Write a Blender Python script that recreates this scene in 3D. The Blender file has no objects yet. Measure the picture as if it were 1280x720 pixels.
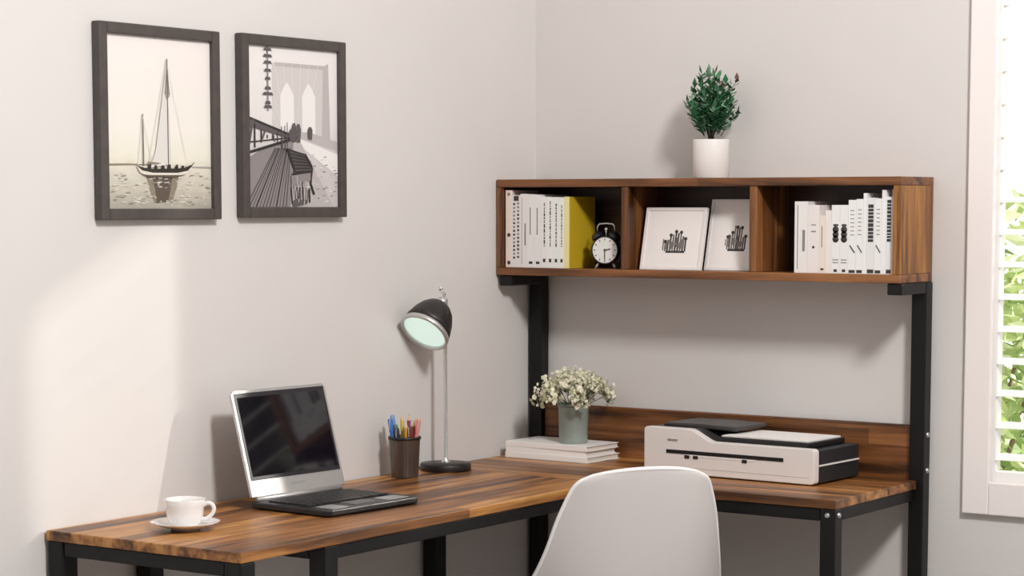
import bpy, bmesh, math, random
from mathutils import Vector, Matrix, Euler

random.seed(7)
SC = bpy.context.scene
COL = SC.collection
PI = math.pi

# ------------------------------------------------------------------ camera
CAM_LOC = (3.093, -4.6153, 1.3682)
YAW, PITCH, FPX = 0.6011, 0.0929, 2741.547
cam_data = bpy.data.cameras.new('camera')
cam = bpy.data.objects.new('camera', cam_data)
COL.objects.link(cam)
cam.location = CAM_LOC
cam.rotation_euler = (PI / 2 - PITCH, 0, YAW)
cam_data.sensor_width = 36.0
cam_data.lens = FPX / 1280 * 36.0
cam_data.shift_y = (512.58 - 360) / 1280
cam_data.clip_start = 0.05
SC.camera = cam

# ------------------------------------------------------------------ exposure, world, lights
SC.view_settings.view_transform = 'Standard'
SC.view_settings.look = 'None'
SC.view_settings.gamma = 1.0
SC.view_settings.use_curve_mapping = False
SC.view_settings.exposure = 0.0

SKY_OUT, SKY_ROOM = 2.2, 0.24
world = bpy.data.worlds.new('daylight')
SC.world = world
world.use_nodes = True
wn = world.node_tree
wn.nodes.clear()
w_out = wn.nodes.new('ShaderNodeOutputWorld')
w_bg = wn.nodes.new('ShaderNodeBackground')
w_tc = wn.nodes.new('ShaderNodeTexCoord')
w_sep = wn.nodes.new('ShaderNodeSeparateXYZ')
w_mr = wn.nodes.new('ShaderNodeMapRange')
w_mr.inputs['From Min'].default_value = -0.1
w_mr.inputs['From Max'].default_value = 0.3
w_mr.inputs['To Min'].default_value = SKY_ROOM
w_mr.inputs['To Max'].default_value = SKY_OUT
wn.links.new(w_tc.outputs['Generated'], w_sep.inputs[0])
wn.links.new(w_sep.outputs['Y'], w_mr.inputs['Value'])
wn.links.new(w_mr.outputs[0], w_bg.inputs['Strength'])
w_bg.inputs['Color'].default_value = (1.0, 0.985, 0.975, 1)
wn.links.new(w_bg.outputs[0], w_out.inputs[0])


def light(name, kind, loc, energy, color=(1, 1, 1), **kw):
    d = bpy.data.lights.new(name, kind)
    d.energy = energy
    d.color = color
    for k, v in kw.items():
        setattr(d, k, v)
    o = bpy.data.objects.new(name, d)
    COL.objects.link(o)
    o.location = loc
    return o


def aim(o, target):
    o.rotation_euler = (Vector(target) - o.location).to_track_quat('-Z', 'Y').to_euler()


SUN_TO = Vector((-0.69, -0.705, -0.385))
sun = light('sun', 'SUN', (4, 4, 4), 10.5, (1.0, 0.95, 0.86), angle=math.radians(3.0))
sun.rotation_euler = SUN_TO.to_track_quat('-Z', 'Y').to_euler()
key = light('ceiling_light', 'AREA', (2.9, -2.2, 3.1), 82, (1.0, 0.975, 0.955), shape='DISK', size=0.5)
aim(key, (0.3, -0.6, 0.9))
fill = light('side_light', 'AREA', (0.5, -4.2, 2.3), 5, (1.0, 0.97, 0.95), shape='DISK', size=0.9)
aim(fill, (0.6, -0.2, 1.2))


# ------------------------------------------------------------------ helpers
def lin(h):
    h = h.lstrip('#')
    out = []
    for i in (0, 2, 4):
        c = int(h[i:i + 2], 16) / 255
        out.append(c / 12.92 if c <= 0.04045 else ((c + 0.055) / 1.055) ** 2.4)
    return (*out, 1.0)


def mat(name, color, rough=0.5, metal=0.0, noise=0.0, nscale=20.0, bump=0.0, bscale=60.0, spec=None, coat=0.0, emit=None, estr=0.0, trans=0.0):
    m = bpy.data.materials.new(name)
    m.use_nodes = True
    nt = m.node_tree
    b = nt.nodes['Principled BSDF']
    c = lin(color) if isinstance(color, str) else color
    b.inputs['Base Color'].default_value = c
    b.inputs['Roughness'].default_value = rough
    b.inputs['Metallic'].default_value = metal
    if spec is not None:
        b.inputs['Specular IOR Level'].default_value = spec
    if coat:
        b.inputs['Coat Weight'].default_value = coat
    if trans:
        b.inputs['Transmission Weight'].default_value = trans
    if emit:
        b.inputs['Emission Color'].default_value = lin(emit)
        b.inputs['Emission Strength'].default_value = estr
    tc = None
    if noise or bump:
        tc = nt.nodes.new('ShaderNodeTexCoord')
    if noise:
        n = nt.nodes.new('ShaderNodeTexNoise')
        n.inputs['Scale'].default_value = nscale
        n.inputs['Detail'].default_value = 4
        nt.links.new(tc.outputs['Object'], n.inputs['Vector'])
        r = nt.nodes.new('ShaderNodeValToRGB')
        lo = [max(0, x * (1 - noise)) for x in c[:3]] + [1]
        hi = [min(1, x * (1 + noise)) for x in c[:3]] + [1]
        r.color_ramp.elements[0].position = 0.3
        r.color_ramp.elements[1].position = 0.7
        r.color_ramp.elements[0].color = lo
        r.color_ramp.elements[1].color = hi
        nt.links.new(n.outputs['Fac'], r.inputs[0])
        nt.links.new(r.outputs[0], b.inputs['Base Color'])
    if bump:
        n2 = nt.nodes.new('ShaderNodeTexNoise')
        n2.inputs['Scale'].default_value = bscale
        n2.inputs['Detail'].default_value = 3
        nt.links.new(tc.outputs['Object'], n2.inputs['Vector'])
        bp = nt.nodes.new('ShaderNodeBump')
        bp.inputs['Strength'].default_value = bump
        bp.inputs['Distance'].default_value = 0.002
        nt.links.new(n2.outputs['Fac'], bp.inputs['Height'])
        nt.links.new(bp.outputs[0], b.inputs['Normal'])
    return m


def wood(name, axis, stops, plank=0.055, rough=0.38):
    """Walnut laminate: long streaks and narrow staves along one axis."""
    m = bpy.data.materials.new(name)
    m.use_nodes = True
    nt = m.node_tree
    L = nt.links.new
    b = nt.nodes['Principled BSDF']
    b.inputs['Roughness'].default_value = rough
    tc = nt.nodes.new('ShaderNodeTexCoord')
    mp = nt.nodes.new('ShaderNodeMapping')
    s = [34.0, 34.0, 34.0]
    s['xyz'.index(axis)] = 1.7
    mp.inputs['Scale'].default_value = s
    L(tc.outputs['Object'], mp.inputs['Vector'])
    n1 = nt.nodes.new('ShaderNodeTexNoise')
    n1.inputs['Scale'].default_value = 1.0
    n1.inputs['Detail'].default_value = 7
    n1.inputs['Roughness'].default_value = 0.62
    n1.inputs['Distortion'].default_value = 0.5
    L(mp.outputs[0], n1.inputs['Vector'])
    # stave tone: a random value per stave, wide in the grain direction
    mp2 = nt.nodes.new('ShaderNodeMapping')
    s2 = [1 / plank] * 3
    s2['xyz'.index(axis)] = 0.45
    mp2.inputs['Scale'].default_value = s2
    mp2.inputs['Location'].default_value = (0.37, 0.21, 0.53)
    L(tc.outputs['Object'], mp2.inputs['Vector'])
    v = nt.nodes.new('ShaderNodeTexVoronoi')
    v.inputs['Randomness'].default_value = 0.35
    v.distance = 'CHEBYCHEV'
    v.inputs['Scale'].default_value = 1.0
    L(mp2.outputs[0], v.inputs['Vector'])
    sp = nt.nodes.new('ShaderNodeSeparateColor')
    L(v.outputs['Color'], sp.inputs[0])
    mx = nt.nodes.new('ShaderNodeMath')
    mx.operation = 'MULTIPLY_ADD'
    mx.inputs[1].default_value = 0.17
    L(sp.outputs[0], mx.inputs[0])
    sub = nt.nodes.new('ShaderNodeMath')
    sub.operation = 'SUBTRACT'
    sub.inputs[1].default_value = 0.085
    L(n1.outputs['Fac'], sub.inputs[0])
    L(sub.outputs[0], mx.inputs[2])
    r = nt.nodes.new('ShaderNodeValToRGB')
    els = r.color_ramp.elements
    els[0].position, els[0].color = stops[0][0], lin(stops[0][1])
    els[1].position, els[1].color = stops[-1][0], lin(stops[-1][1])
    for p, c in stops[1:-1]:
        e = els.new(p)
        e.color = lin(c)
    L(mx.outputs[0], r.inputs[0])
    L(r.outputs[0], b.inputs['Base Color'])
    bp = nt.nodes.new('ShaderNodeBump')
    bp.inputs['Strength'].default_value = 0.08
    bp.inputs['Distance'].default_value = 0.001
    L(n1.outputs['Fac'], bp.inputs['Height'])
    L(bp.outputs[0], b.inputs['Normal'])
    return m


def gradient(name, axis, stops, rough=0.35, noise=0.0, nscale=30.0):
    """A printed picture's own tones, varying along one object axis."""
    m = bpy.data.materials.new(name)
    m.use_nodes = True
    nt = m.node_tree
    L = nt.links.new
    b = nt.nodes['Principled BSDF']
    b.inputs['Roughness'].default_value = rough
    tc = nt.nodes.new('ShaderNodeTexCoord')
    sp = nt.nodes.new('ShaderNodeSeparateXYZ')
    L(tc.outputs['Object'], sp.inputs[0])
    src = sp.outputs['XYZ'.index(axis.upper())]
    mr = nt.nodes.new('ShaderNodeMapRange')
    p0, p1 = stops[0][0], stops[-1][0]
    mr.inputs['From Min'].default_value = p0
    mr.inputs['From Max'].default_value = p1
    L(src, mr.inputs['Value'])
    val = mr.outputs[0]
    if noise:
        n = nt.nodes.new('ShaderNodeTexNoise')
        mp = nt.nodes.new('ShaderNodeMapping')
        mp.inputs['Scale'].default_value = (1, 1, 2.6)
        L(tc.outputs['Object'], mp.inputs['Vector'])
        n.inputs['Scale'].default_value = nscale
        n.inputs['Detail'].default_value = 5
        L(mp.outputs[0], n.inputs['Vector'])
        a = nt.nodes.new('ShaderNodeMath')
        a.operation = 'MULTIPLY_ADD'
        a.inputs[1].default_value = noise
        L(n.outputs['Fac'], a.inputs[0])
        s = nt.nodes.new('ShaderNodeMath')
        s.operation = 'SUBTRACT'
        s.inputs[1].default_value = noise / 2
        L(val, s.inputs[0])
        L(s.outputs[0], a.inputs[2])
        val = a.outputs[0]
    r = nt.nodes.new('ShaderNodeValToRGB')
    els = r.color_ramp.elements
    els[0].position, els[0].color = 0, lin(stops[0][1])
    els[1].position, els[1].color = 1, lin(stops[-1][1])
    for p, c in stops[1:-1]:
        e = els.new((p - p0) / (p1 - p0))
        e.color = lin(c)
    L(val, r.inputs[0])
    L(r.outputs[0], b.inputs['Base Color'])
    return m


class MB:
    """Collects geometry (with material slots) and links it as ONE mesh object."""

    def __init__(s):
        s.v, s.f, s.mi, s.m, s.sm = [], [], [], 0, []
        s.smooth = False
        s.xf = None

    def use(s, i):
        s.m = i
        return s

    def add(s, vs, fs, smooth=None):
        o = len(s.v)
        for p in vs:
            p = Vector(p)
            if s.xf is not None:
                p = s.xf @ p
            s.v.append(p)
        for f in fs:
            s.f.append([i + o for i in f])
            s.mi.append(s.m)
            s.sm.append(s.smooth if smooth is None else smooth)
        return s

    def box(s, x0, x1, y0, y1, z0, z1):
        return s.add([(x0, y0, z0), (x1, y0, z0), (x1, y1, z0), (x0, y1, z0), (x0, y0, z1), (x1, y0, z1), (x1, y1, z1), (x0, y1, z1)],
                     [(3, 2, 1, 0), (4, 5, 6, 7), (0, 1, 5, 4), (1, 2, 6, 5), (2, 3, 7, 6), (3, 0, 4, 7)])

    def prism(s, pts, axis, a, b):
        """Extrude a 2D polygon along an axis. x: pts=(y,z); y: pts=(x,z); z: pts=(x,y)."""
        def P(p, t):
            return {'x': (t, p[0], p[1]), 'y': (p[0], t, p[1]), 'z': (p[0], p[1], t)}[axis]
        n = len(pts)
        vs = [P(p, a) for p in pts] + [P(p, b) for p in pts]
        fs = [tuple(range(n))[::-1], tuple(range(n, 2 * n))]
        fs += [(i, (i + 1) % n, n + (i + 1) % n, n + i) for i in range(n)]
        return s.add(vs, fs)

    def lathe(s, prof, seg=32, c=(0, 0, 0), axis=None, caps=True, lobes=0, amp=0.0):
        """prof: (r, z) list. axis: direction of local z."""
        R = Matrix.Identity(3)
        if axis is not None:
            R = Vector(axis).to_track_quat('Z', 'X').to_matrix()
        c = Vector(c)
        vs, fs = [], []
        for (r, z) in prof:
            for k in range(seg):
                a = 2 * PI * k / seg
                rr = r * (1 + (amp * math.cos(lobes * a) if lobes else 0))
                vs.append(c + R @ Vector((rr * math.cos(a), rr * math.sin(a), z)))
        n = len(prof)
        for i in range(n - 1):
            for k in range(seg):
                k2 = (k + 1) % seg
                fs.append((i * seg + k, i * seg + k2, (i + 1) * seg + k2, (i + 1) * seg + k))
        s.add(vs, fs, True)
        if caps:
            s.add(vs[:seg], [tuple(range(seg))[::-1]], False)
            s.add(vs[-seg:], [tuple(range(seg))], False)
        return s

    def tube(s, pts, r, seg=10, caps=True):
        pts = [Vector(p) for p in pts]
        rs = r if isinstance(r, (list, tuple)) else [r] * len(pts)
        vs, fs = [], []
        up = None
        for i, p in enumerate(pts):
            t = (pts[min(i + 1, len(pts) - 1)] - pts[max(i - 1, 0)]).normalized()
            if up is None:
                up = t.orthogonal().normalized()
            up = (up - t * up.dot(t)).normalized()
            sd = t.cross(up)
            for k in range(seg):
                a = 2 * PI * k / seg
                vs.append(p + (up * math.cos(a) + sd * math.sin(a)) * rs[i])
        for i in range(len(pts) - 1):
            for k in range(seg):
                k2 = (k + 1) % seg
                fs.append((i * seg + k, i * seg + k2, (i + 1) * seg + k2, (i + 1) * seg + k))
        if caps:
            fs.append(tuple(range(seg))[::-1])
            fs.append(tuple(range(len(vs) - seg, len(vs))))
        return s.add(vs, fs, True)

    def ball(s, c, r, seg=12, rings=8, sx=1, sy=1, sz=1):
        c = Vector(c)
        vs = [c + Vector((0, 0, -r * sz))]
        for i in range(1, rings):
            a = -PI / 2 + PI * i / rings
            for k in range(seg):
                b = 2 * PI * k / seg
                vs.append(c + Vector((r * sx * math.cos(a) * math.cos(b), r * sy * math.cos(a) * math.sin(b), r * sz * math.sin(a))))
        vs.append(c + Vector((0, 0, r * sz)))
        fs = [(0, 1 + (k + 1) % seg, 1 + k) for k in range(seg)]
        for i in range(rings - 2):
            for k in range(seg):
                k2 = (k + 1) % seg
                fs.append((1 + i * seg + k, 1 + i * seg + k2, 1 + (i + 1) * seg + k2, 1 + (i + 1) * seg + k))
        o = 1 + (rings - 2) * seg
        fs += [(o + k, o + (k + 1) % seg, len(vs) - 1) for k in range(seg)]
        return s.add(vs, fs, True)

    def build(s, name, mats, parent=None, bevel=0.0, segs=2, loc=None):
        me = bpy.data.meshes.new(name)
        me.from_pydata([tuple(p) for p in s.v], [], s.f)
        for m in (mats if isinstance(mats, (list, tuple)) else [mats]):
            me.materials.append(m)
        for p, i, sm in zip(me.polygons, s.mi, s.sm):
            p.material_index = i
            p.use_smooth = sm
        me.update()
        o = bpy.data.objects.new(name, me)
        COL.objects.link(o)
        if parent is not None:
            o.parent = parent
        if loc is not None:
            o.location = loc
        if bevel:
            b = o.modifiers.new('edge', 'BEVEL')
            b.width = bevel
            b.segments = segs
            b.limit_method = 'ANGLE'
            b.angle_limit = math.radians(40)
        return o


def tag(o, label=None, cat=None, group=None, kind=None):
    if label:
        o['label'] = label
    if cat:
        o['category'] = cat
    if group:
        o['group'] = group
    if kind:
        o['kind'] = kind
    return o


def empty(name, loc=(0, 0, 0), rz=0.0, parent=None):
    o = bpy.data.objects.new(name, None)
    COL.objects.link(o)
    o.location = loc
    o.rotation_euler = (0, 0, rz)
    o.empty_display_size = 0.05
    if parent is not None:
        o.parent = parent
    return o


# ------------------------------------------------------------------ materials
M = {}
M['wall'] = mat('wall_paint', '#dcd8d6', 0.85, noise=0.012, nscale=3, bump=0.05, bscale=180)
M['ceil'] = mat('ceiling_paint', '#e9e6e3', 0.9)
M['floor'] = wood('floor_oak', 'x', [(0.25, '#6f6a65'), (0.5, '#85807a'), (0.75, '#948f88')], plank=0.16, rough=0.5)
M['trim'] = mat('window_trim_paint', '#f6efed', 0.5)
M['sash'] = mat('white_gloss_paint', '#fbf9f7', 0.35)
WS = [(0.30, '#38200f'), (0.40, '#67401f'), (0.48, '#915d2f'), (0.58, '#b27c42'), (0.72, '#cb995c')]
M['wood_x'] = wood('walnut_along_width', 'x', WS)
M['wood_y'] = wood('walnut_along_depth', 'y', WS)
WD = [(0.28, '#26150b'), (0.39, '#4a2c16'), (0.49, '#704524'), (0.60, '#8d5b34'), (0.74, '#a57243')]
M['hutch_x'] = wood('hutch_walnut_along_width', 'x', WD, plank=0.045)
WLIT = [(0.28, '#5a3216'), (0.39, '#93602c'), (0.50, '#b47c3a'), (0.61, '#cc974e'), (0.75, '#dbb06a')]  # golden tones paint in the light on the hutch's right side
M['hutch_back'] = wood('hutch_shaded_back', 'x', [(0.28, '#1a0e08'), (0.5, '#33201a'), (0.72, '#4a2f20')], plank=0.05)  # extra dark stops put the recess's shade into the back panel
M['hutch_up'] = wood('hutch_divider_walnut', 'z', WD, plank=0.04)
M['hutch_lit_side'] = wood('hutch_walnut_lit_side', 'z', WLIT, plank=0.04)
M['black'] = mat('black_powder_coat', '#121112', 0.45, bump=0.04, bscale=400, spec=0.3)
M['bolt'] = mat('zinc_bolt', '#c8c8ca', 0.3, 0.9)
M['frame'] = mat('dark_brown_frame', '#4a4340', 0.42, noise=0.15, nscale=40)
M['white'] = mat('white_plastic', '#eeeae8', 0.35)
M['ceramic'] = mat('white_glazed_ceramic', '#f2efed', 0.12, coat=0.6)
M['chrome'] = mat('chrome', '#ececec', 0.22, 0.85)
M['silver'] = mat('silver_metal', '#cfcdcc', 0.32, 0.75)
M['dark'] = mat('dark_plastic', '#17171a', 0.4)
M['keys'] = mat('black_keycaps', '#121215', 0.45)

# ------------------------------------------------------------------ room
WX0, WX1, WZ0, WZ1 = 1.205, 1.70, 0.735, 2.12       # window opening in the back wall
H = 3.4
b = MB()
b.box(-0.12, WX0, 0, 0.07, 0, H)
b.box(WX1, 4.6, 0, 0.07, 0, H)
b.box(WX0, WX1, 0, 0.07, 0, WZ0)
b.box(WX0, WX1, 0, 0.07, WZ1, H)
tag(b.build('wall_back', M['wall']), kind='structure')
tag(MB().box(-0.12, 0, -5.6, 0, 0, H).build('wall_left', M['wall']), kind='structure')
tag(MB().box(-0.12, 4.6, -5.6, 0.14, -0.1, 0).build('floor', M['floor']), kind='structure')
tag(MB().box(-0.12, 4.6, -5.6, 0.14, H, H + 0.1).build('ceiling', M['ceil']), kind='structure')
tag(MB().box(0, 0.014, -5.6, -0.014, 0, 0.09).build('baseboard_left', M['trim'], bevel=0.003), kind='structure')
tag(MB().box(0, 4.6, -0.014, 0, 0, 0.09).build('baseboard_back', M['trim'], bevel=0.003), kind='structure')

# window_1: casing boards on the wall, reveal lining, pane
win = tag(empty('window_1', (WX0, 0, WZ0)), kind='structure')
w_, h_ = WX1 - WX0, WZ1 - WZ0
ci, co = 0.020, 0.042                                # casing overlaps the opening, and the wall around it
b = MB()
b.box(-co, ci, -0.016, -0.0005, -0.054, h_ + co)
b.box(w_ - ci, w_ + co, -0.016, -0.0005, -0.054, h_ + co)
b.box(ci, w_ - ci, -0.016, -0.0005, -0.054, ci)
b.box(ci, w_ - ci, -0.016, -0.0005, h_ - ci, h_ + co)
b.build('window_casing', M['trim'], win, bevel=0.003)
b = MB()
e = 0.0006
b.box(e, 0.015, 0.046, 0.066, e, h_ - e)
b.box(w_ - 0.015, w_ - e, 0.046, 0.066, e, h_ - e)
b.box(0.015, w_ - 0.015, 0.046, 0.066, e, 0.030)
b.box(0.015, w_ - 0.015, 0.046, 0.066, h_ - 0.030, h_ - e)
b.build('window_frame', M['sash'], win, bevel=0.002)
gm = bpy.data.materials.new('window_glass')
gm.use_nodes = True
nt = gm.node_tree
nt.nodes.clear()
go = nt.nodes.new('ShaderNodeOutputMaterial')
gt = nt.nodes.new('ShaderNodeBsdfTransparent')
gg = nt.nodes.new('ShaderNodeBsdfGlossy')
gg.inputs['Roughness'].default_value = 0.02
gx = nt.nodes.new('ShaderNodeMixShader')
gf = nt.nodes.new('ShaderNodeFresnel')
gf.inputs['IOR'].default_value = 1.35
nt.links.new(gf.outputs[0], gx.inputs[0])
nt.links.new(gt.outputs[0], gx.inputs[1])
nt.links.new(gg.outputs[0], gx.inputs[2])
nt.links.new(gx.outputs[0], go.inputs[0])
MB().box(0.015, w_ - 0.015, 0.054, 0.058, 0.030, h_ - 0.030).build('window_pane', gm, win)

# white louvred blind standing in the opening
bl = tag(empty('louvered_blind', (WX0, 0.021, WZ0)), 'white louvered blind inside the window at the right', 'blind')
b = MB()
e = 0.001
b.box(e, 0.028, -0.014, 0.014, e, h_ - e)
b.box(w_ - 0.028, w_ - e, -0.014, 0.014, e, h_ - e)
b.box(0.028, w_ - 0.028, -0.014, 0.014, e, 0.043)
b.box(0.028, w_ - 0.028, -0.014, 0.014, h_ - 0.043, h_ - e)
b.build('blind_frame', M['sash'], bl, bevel=0.002)
z = 0.075
slat_me = None
while z < h_ - 0.06:
    if slat_me is None:
        b = MB()
        prof = []
        for k in range(9):
            t = -1 + 2 * k / 8
            prof.append((t * 0.021, 0.0035 * (1 - t * t)))
        for k in range(8, -1, -1):
            t = -1 + 2 * k / 8
            prof.append((t * 0.021, -0.0035 * (1 - t * t) - 0.0008))
        b.prism(prof, 'x', 0.0285, w_ - 0.0285)
        slat = b.build('slat', M['sash'], bl)
        slat_me = slat
        s_ = slat
    else:
        s_ = slat_me.copy()
        COL.objects.link(s_)
        s_.parent = bl
    s_.location = (0, 0, z)
    s_.rotation_euler = (math.radians(16), 0, 0)
    z += 0.0715

# ------------------------------------------------------------------ outside
tag(MB().box(-6, 12, 0.3, 12, -0.25, -0.1).build('lawn', mat('lawn_grass', '#7f9a58', 0.9, noise=0.3, nscale=6)), kind='structure')
leaf_m = [mat('light_green_leaf', '#b9c98a', 0.6), mat('olive_leaf', '#8fa566', 0.6), mat('pale_leaf', '#dfe6c4', 0.6)]  # leaf greens of three tones, picked at random
bark = mat('bark', '#7c6852', 0.8, noise=0.3, nscale=30)
shrubs = [(0.30, 2.1, 1.42, 0.60, 'leafy green shrub seen between the blind slats, nearest the window'),
          (0.35, 4.4, 1.50, 0.70, 'green shrub outside the window, standing behind the nearer shrub')]
for (sx, sy, sh, sr, lb) in shrubs:
    t = tag(empty('garden_shrub', (sx, sy, -0.1)), lb, 'shrub', 'shrubs outside the window')
    b = MB()
    for k in range(5):
        a = 2 * PI * k / 5
        b.tube([(0.03 * math.cos(a), 0.03 * math.sin(a), 0), (0.10 * math.cos(a), 0.1 * math.sin(a), sh * 0.4), (sr * 0.5 * math.cos(a), sr * 0.5 * math.sin(a), sh * 0.85)], [0.016, 0.011, 0.005], 6)
    b.build('stem', bark, t)
    b = MB()
    for k in range(2800):
        while True:
            p = Vector((random.uniform(-1, 1), random.uniform(-1, 1), random.uniform(-1, 1)))
            if 0.2 < p.length < 1 + 0.15 * math.sin(7 * p.x + 5 * p.z):
                break
        c = Vector((p.x * sr, p.y * sr, sh * 0.56 + p.z * sh * 0.5))
        q = Euler((random.uniform(0, 6.3), random.uniform(0, 6.3), random.uniform(0, 6.3))).to_matrix()
        l, w = random.uniform(0.035, 0.06), random.uniform(0.014, 0.024)
        b.use(random.choice((0, 0, 1, 2)))
        b.add([c + q @ Vector(v) for v in ((0, -l, 0), (w, 0, 0.006), (0, l, 0), (-w, 0, 0.006))], [(0, 1, 2), (0, 2, 3)])
    b.build('foliage', leaf_m, t)

tr = tag(empty('garden_tree', (7.75, 6.3, -0.1)), 'leafy tree out in the garden, seen only as a reflection in the laptop screen', 'tree')
b = MB()
b.tube([(0, 0, 0), (0.05, 0, 1.4), (0, 0.05, 2.6), (0.1, 0, 4.2)], [0.16, 0.12, 0.09, 0.03], 10)
for k in range(7):
    a = 2 * PI * k / 7
    b.tube([(0, 0, 2.0 + 0.12 * k), (0.4 * math.cos(a), 0.4 * math.sin(a), 2.7 + 0.12 * k), (0.75 * math.cos(a), 0.75 * math.sin(a), 3.1 + 0.12 * k)], [0.05, 0.03, 0.012], 7)
b.build('trunk', bark, tr)
b = MB()
for k in range(2600):
    while True:
        p = Vector((random.uniform(-1, 1), random.uniform(-1, 1), random.uniform(-1, 1)))
        if 0.3 < p.length < 1 + 0.15 * math.sin(6 * p.x + 5 * p.z):
            break
    c = Vector((p.x * 0.95, p.y * 0.95, 3.65 + p.z * 1.05))
    q = Euler((random.uniform(0, 6.3), random.uniform(0, 6.3), random.uniform(0, 6.3))).to_matrix()
    l, w = random.uniform(0.06, 0.11), random.uniform(0.03, 0.05)
    b.use(random.choice((0, 0, 1, 2)))
    b.add([c + q @ Vector(v) for v in ((0, -l, 0), (w, 0, 0.01), (0, l, 0), (-w, 0, 0.01))], [(0, 1, 2), (0, 2, 3)])
b.build('foliage', leaf_m, tr)

# ------------------------------------------------------------------ desk with hutch
T, TH, D, L1, L2, D2 = 0.75, 0.020, 0.50, 1.691, 1.0646, 0.4528
desk = tag(empty('corner_desk'), 'L-shaped walnut and black metal corner desk with a raised hutch', 'desk')
PS = 0.036                                           # post section
PY0, PY1 = -0.042, -0.006                            # rear posts of the back-wall run
b = MB()
b.prism([(0.006, -L1), (D, -L1), (D, -D2), (0.046, -D2), (0.046, -0.046), (0.006, -0.046)][:4] + [(0.006, -D2)], 'z', T - TH, T)
b.build('desktop', M['wood_y'], desk, bevel=0.002)
b = MB()
b.prism([(0.006, -D2 + 0.001), (L2, -D2 + 0.001), (L2, -0.006), (1.086, -0.006)][:3] + [(0.046, -0.006), (0.046, -0.046), (0.006, -0.046)], 'z', T - TH, T)
b.build('desktop', M['wood_x'], desk, bevel=0.002)


def bar(name, x0, x1, y0, y1, z0, z1, parent=desk, m=None, bev=0.003):
    return MB().box(x0, x1, y0, y1, z0, z1).build(name, m or M['black'], parent, bevel=bev)


ZT = T - TH - 0.0005
lg = 0.040
# storage bay at the left end: two pairs of legs; then legs along the wall and the free end
for (x, y) in ((0.008, -L1 + 0.002), (D - lg - 0.002, -L1 + 0.002), (0.008, -1.452), (D - lg - 0.002, -1.452), (0.008, -0.49)):
    bar('leg', x, x + lg, y, y + lg, 0.0, ZT)
bar('leg', 1.026, 1.026 + PS, -D2 + 0.004, -D2 + 0.004 + PS, 0, ZT)
RH = 0.027
bar('rail', 0.049, D - lg - 0.003, -L1 + 0.004, -L1 + 0.036, ZT - RH, ZT)
bar('rail', 0.049, D - lg - 0.003, -1.449, -1.415, ZT - RH, ZT)
bar('rail', D - 0.034, D - 0.006, -1.411, -D2 + 0.034, ZT - RH, ZT)
bar('rail', D - 0.005, 1.0255, -D2 + 0.006, -D2 + 0.034, ZT - RH, ZT)
bar('rail', 1.030, 1.060, -D2 + 0.041, -0.043, ZT - RH, ZT)
bar('rail', 0.012, 0.040, -1.411, -0.491, ZT - RH, ZT)
bar('rail', 0.012, 0.040, -0.449, -0.043, ZT - RH, ZT)
for zz in (0.16, 0.44):
    MB().box(0.012, D - 0.006, -L1 + 0.046, -1.453, zz, zz + 0.018).build('shelf', M['wood_y'], desk, bevel=0.002)
    bar('shelf_rail', 0.049, D - lg - 0.003, -L1 + 0.004, -L1 + 0.034, zz - 0.012, zz + 0.012)

# hutch
HX0, HX1, HD, HZ0, HZ1, PT = 0.003, 1.0775, 0.1771, 1.1985, 1.432, 0.019
hut = empty('hutch', (0, 0, 0), 0, desk)
for x in (0.009, 1.045):
    bar('post', x, x + PS, PY0, PY1, 0, HZ0 - 0.0005, hut)
    bar('bracket', x, x + PS, -HD + 0.004, PY0 - 0.0005, HZ0 - 0.026, HZ0 - 0.0005, hut)
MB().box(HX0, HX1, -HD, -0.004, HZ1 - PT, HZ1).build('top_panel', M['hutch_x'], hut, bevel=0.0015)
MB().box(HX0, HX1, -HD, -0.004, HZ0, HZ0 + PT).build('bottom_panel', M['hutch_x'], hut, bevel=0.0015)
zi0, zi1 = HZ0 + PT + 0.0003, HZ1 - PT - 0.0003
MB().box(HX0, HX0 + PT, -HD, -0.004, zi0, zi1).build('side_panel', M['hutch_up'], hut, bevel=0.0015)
MB().box(HX1 - PT, HX1, -HD, -0.004, zi0, zi1).build('side_panel', M['hutch_lit_side'], hut, bevel=0.0015)
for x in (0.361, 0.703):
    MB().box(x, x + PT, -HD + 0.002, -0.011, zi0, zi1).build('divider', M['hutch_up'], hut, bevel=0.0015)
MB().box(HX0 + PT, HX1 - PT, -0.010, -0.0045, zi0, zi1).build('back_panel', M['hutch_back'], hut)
MB().box(0.046, 1.0445, -0.026, -0.010, T + 0.0005, 0.8733).build('backsplash', M['hutch_x'], desk, bevel=0.0015)
for (x, y, z, ax) in ((1.082, -0.024, 0.853, (1, 0, 0)), (1.082, -0.024, 0.772, (1, 0, 0)), (1.0628, -D2 + 0.020, 0.716, (1, 0, 0)), (1.044, -D2 + 0.0035, 0.716, (0, -1, 0))):
    MB().lathe([(0.0062, -0.001), (0.0062, 0.0015), (0.004, 0.0035)], 14, (x, y, z), ax).build('bolt', M['bolt'], desk)

# ------------------------------------------------------------------ wall pictures
PF_W, PF_H, PF_B = 0.345, 0.384, 0.0225


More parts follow.
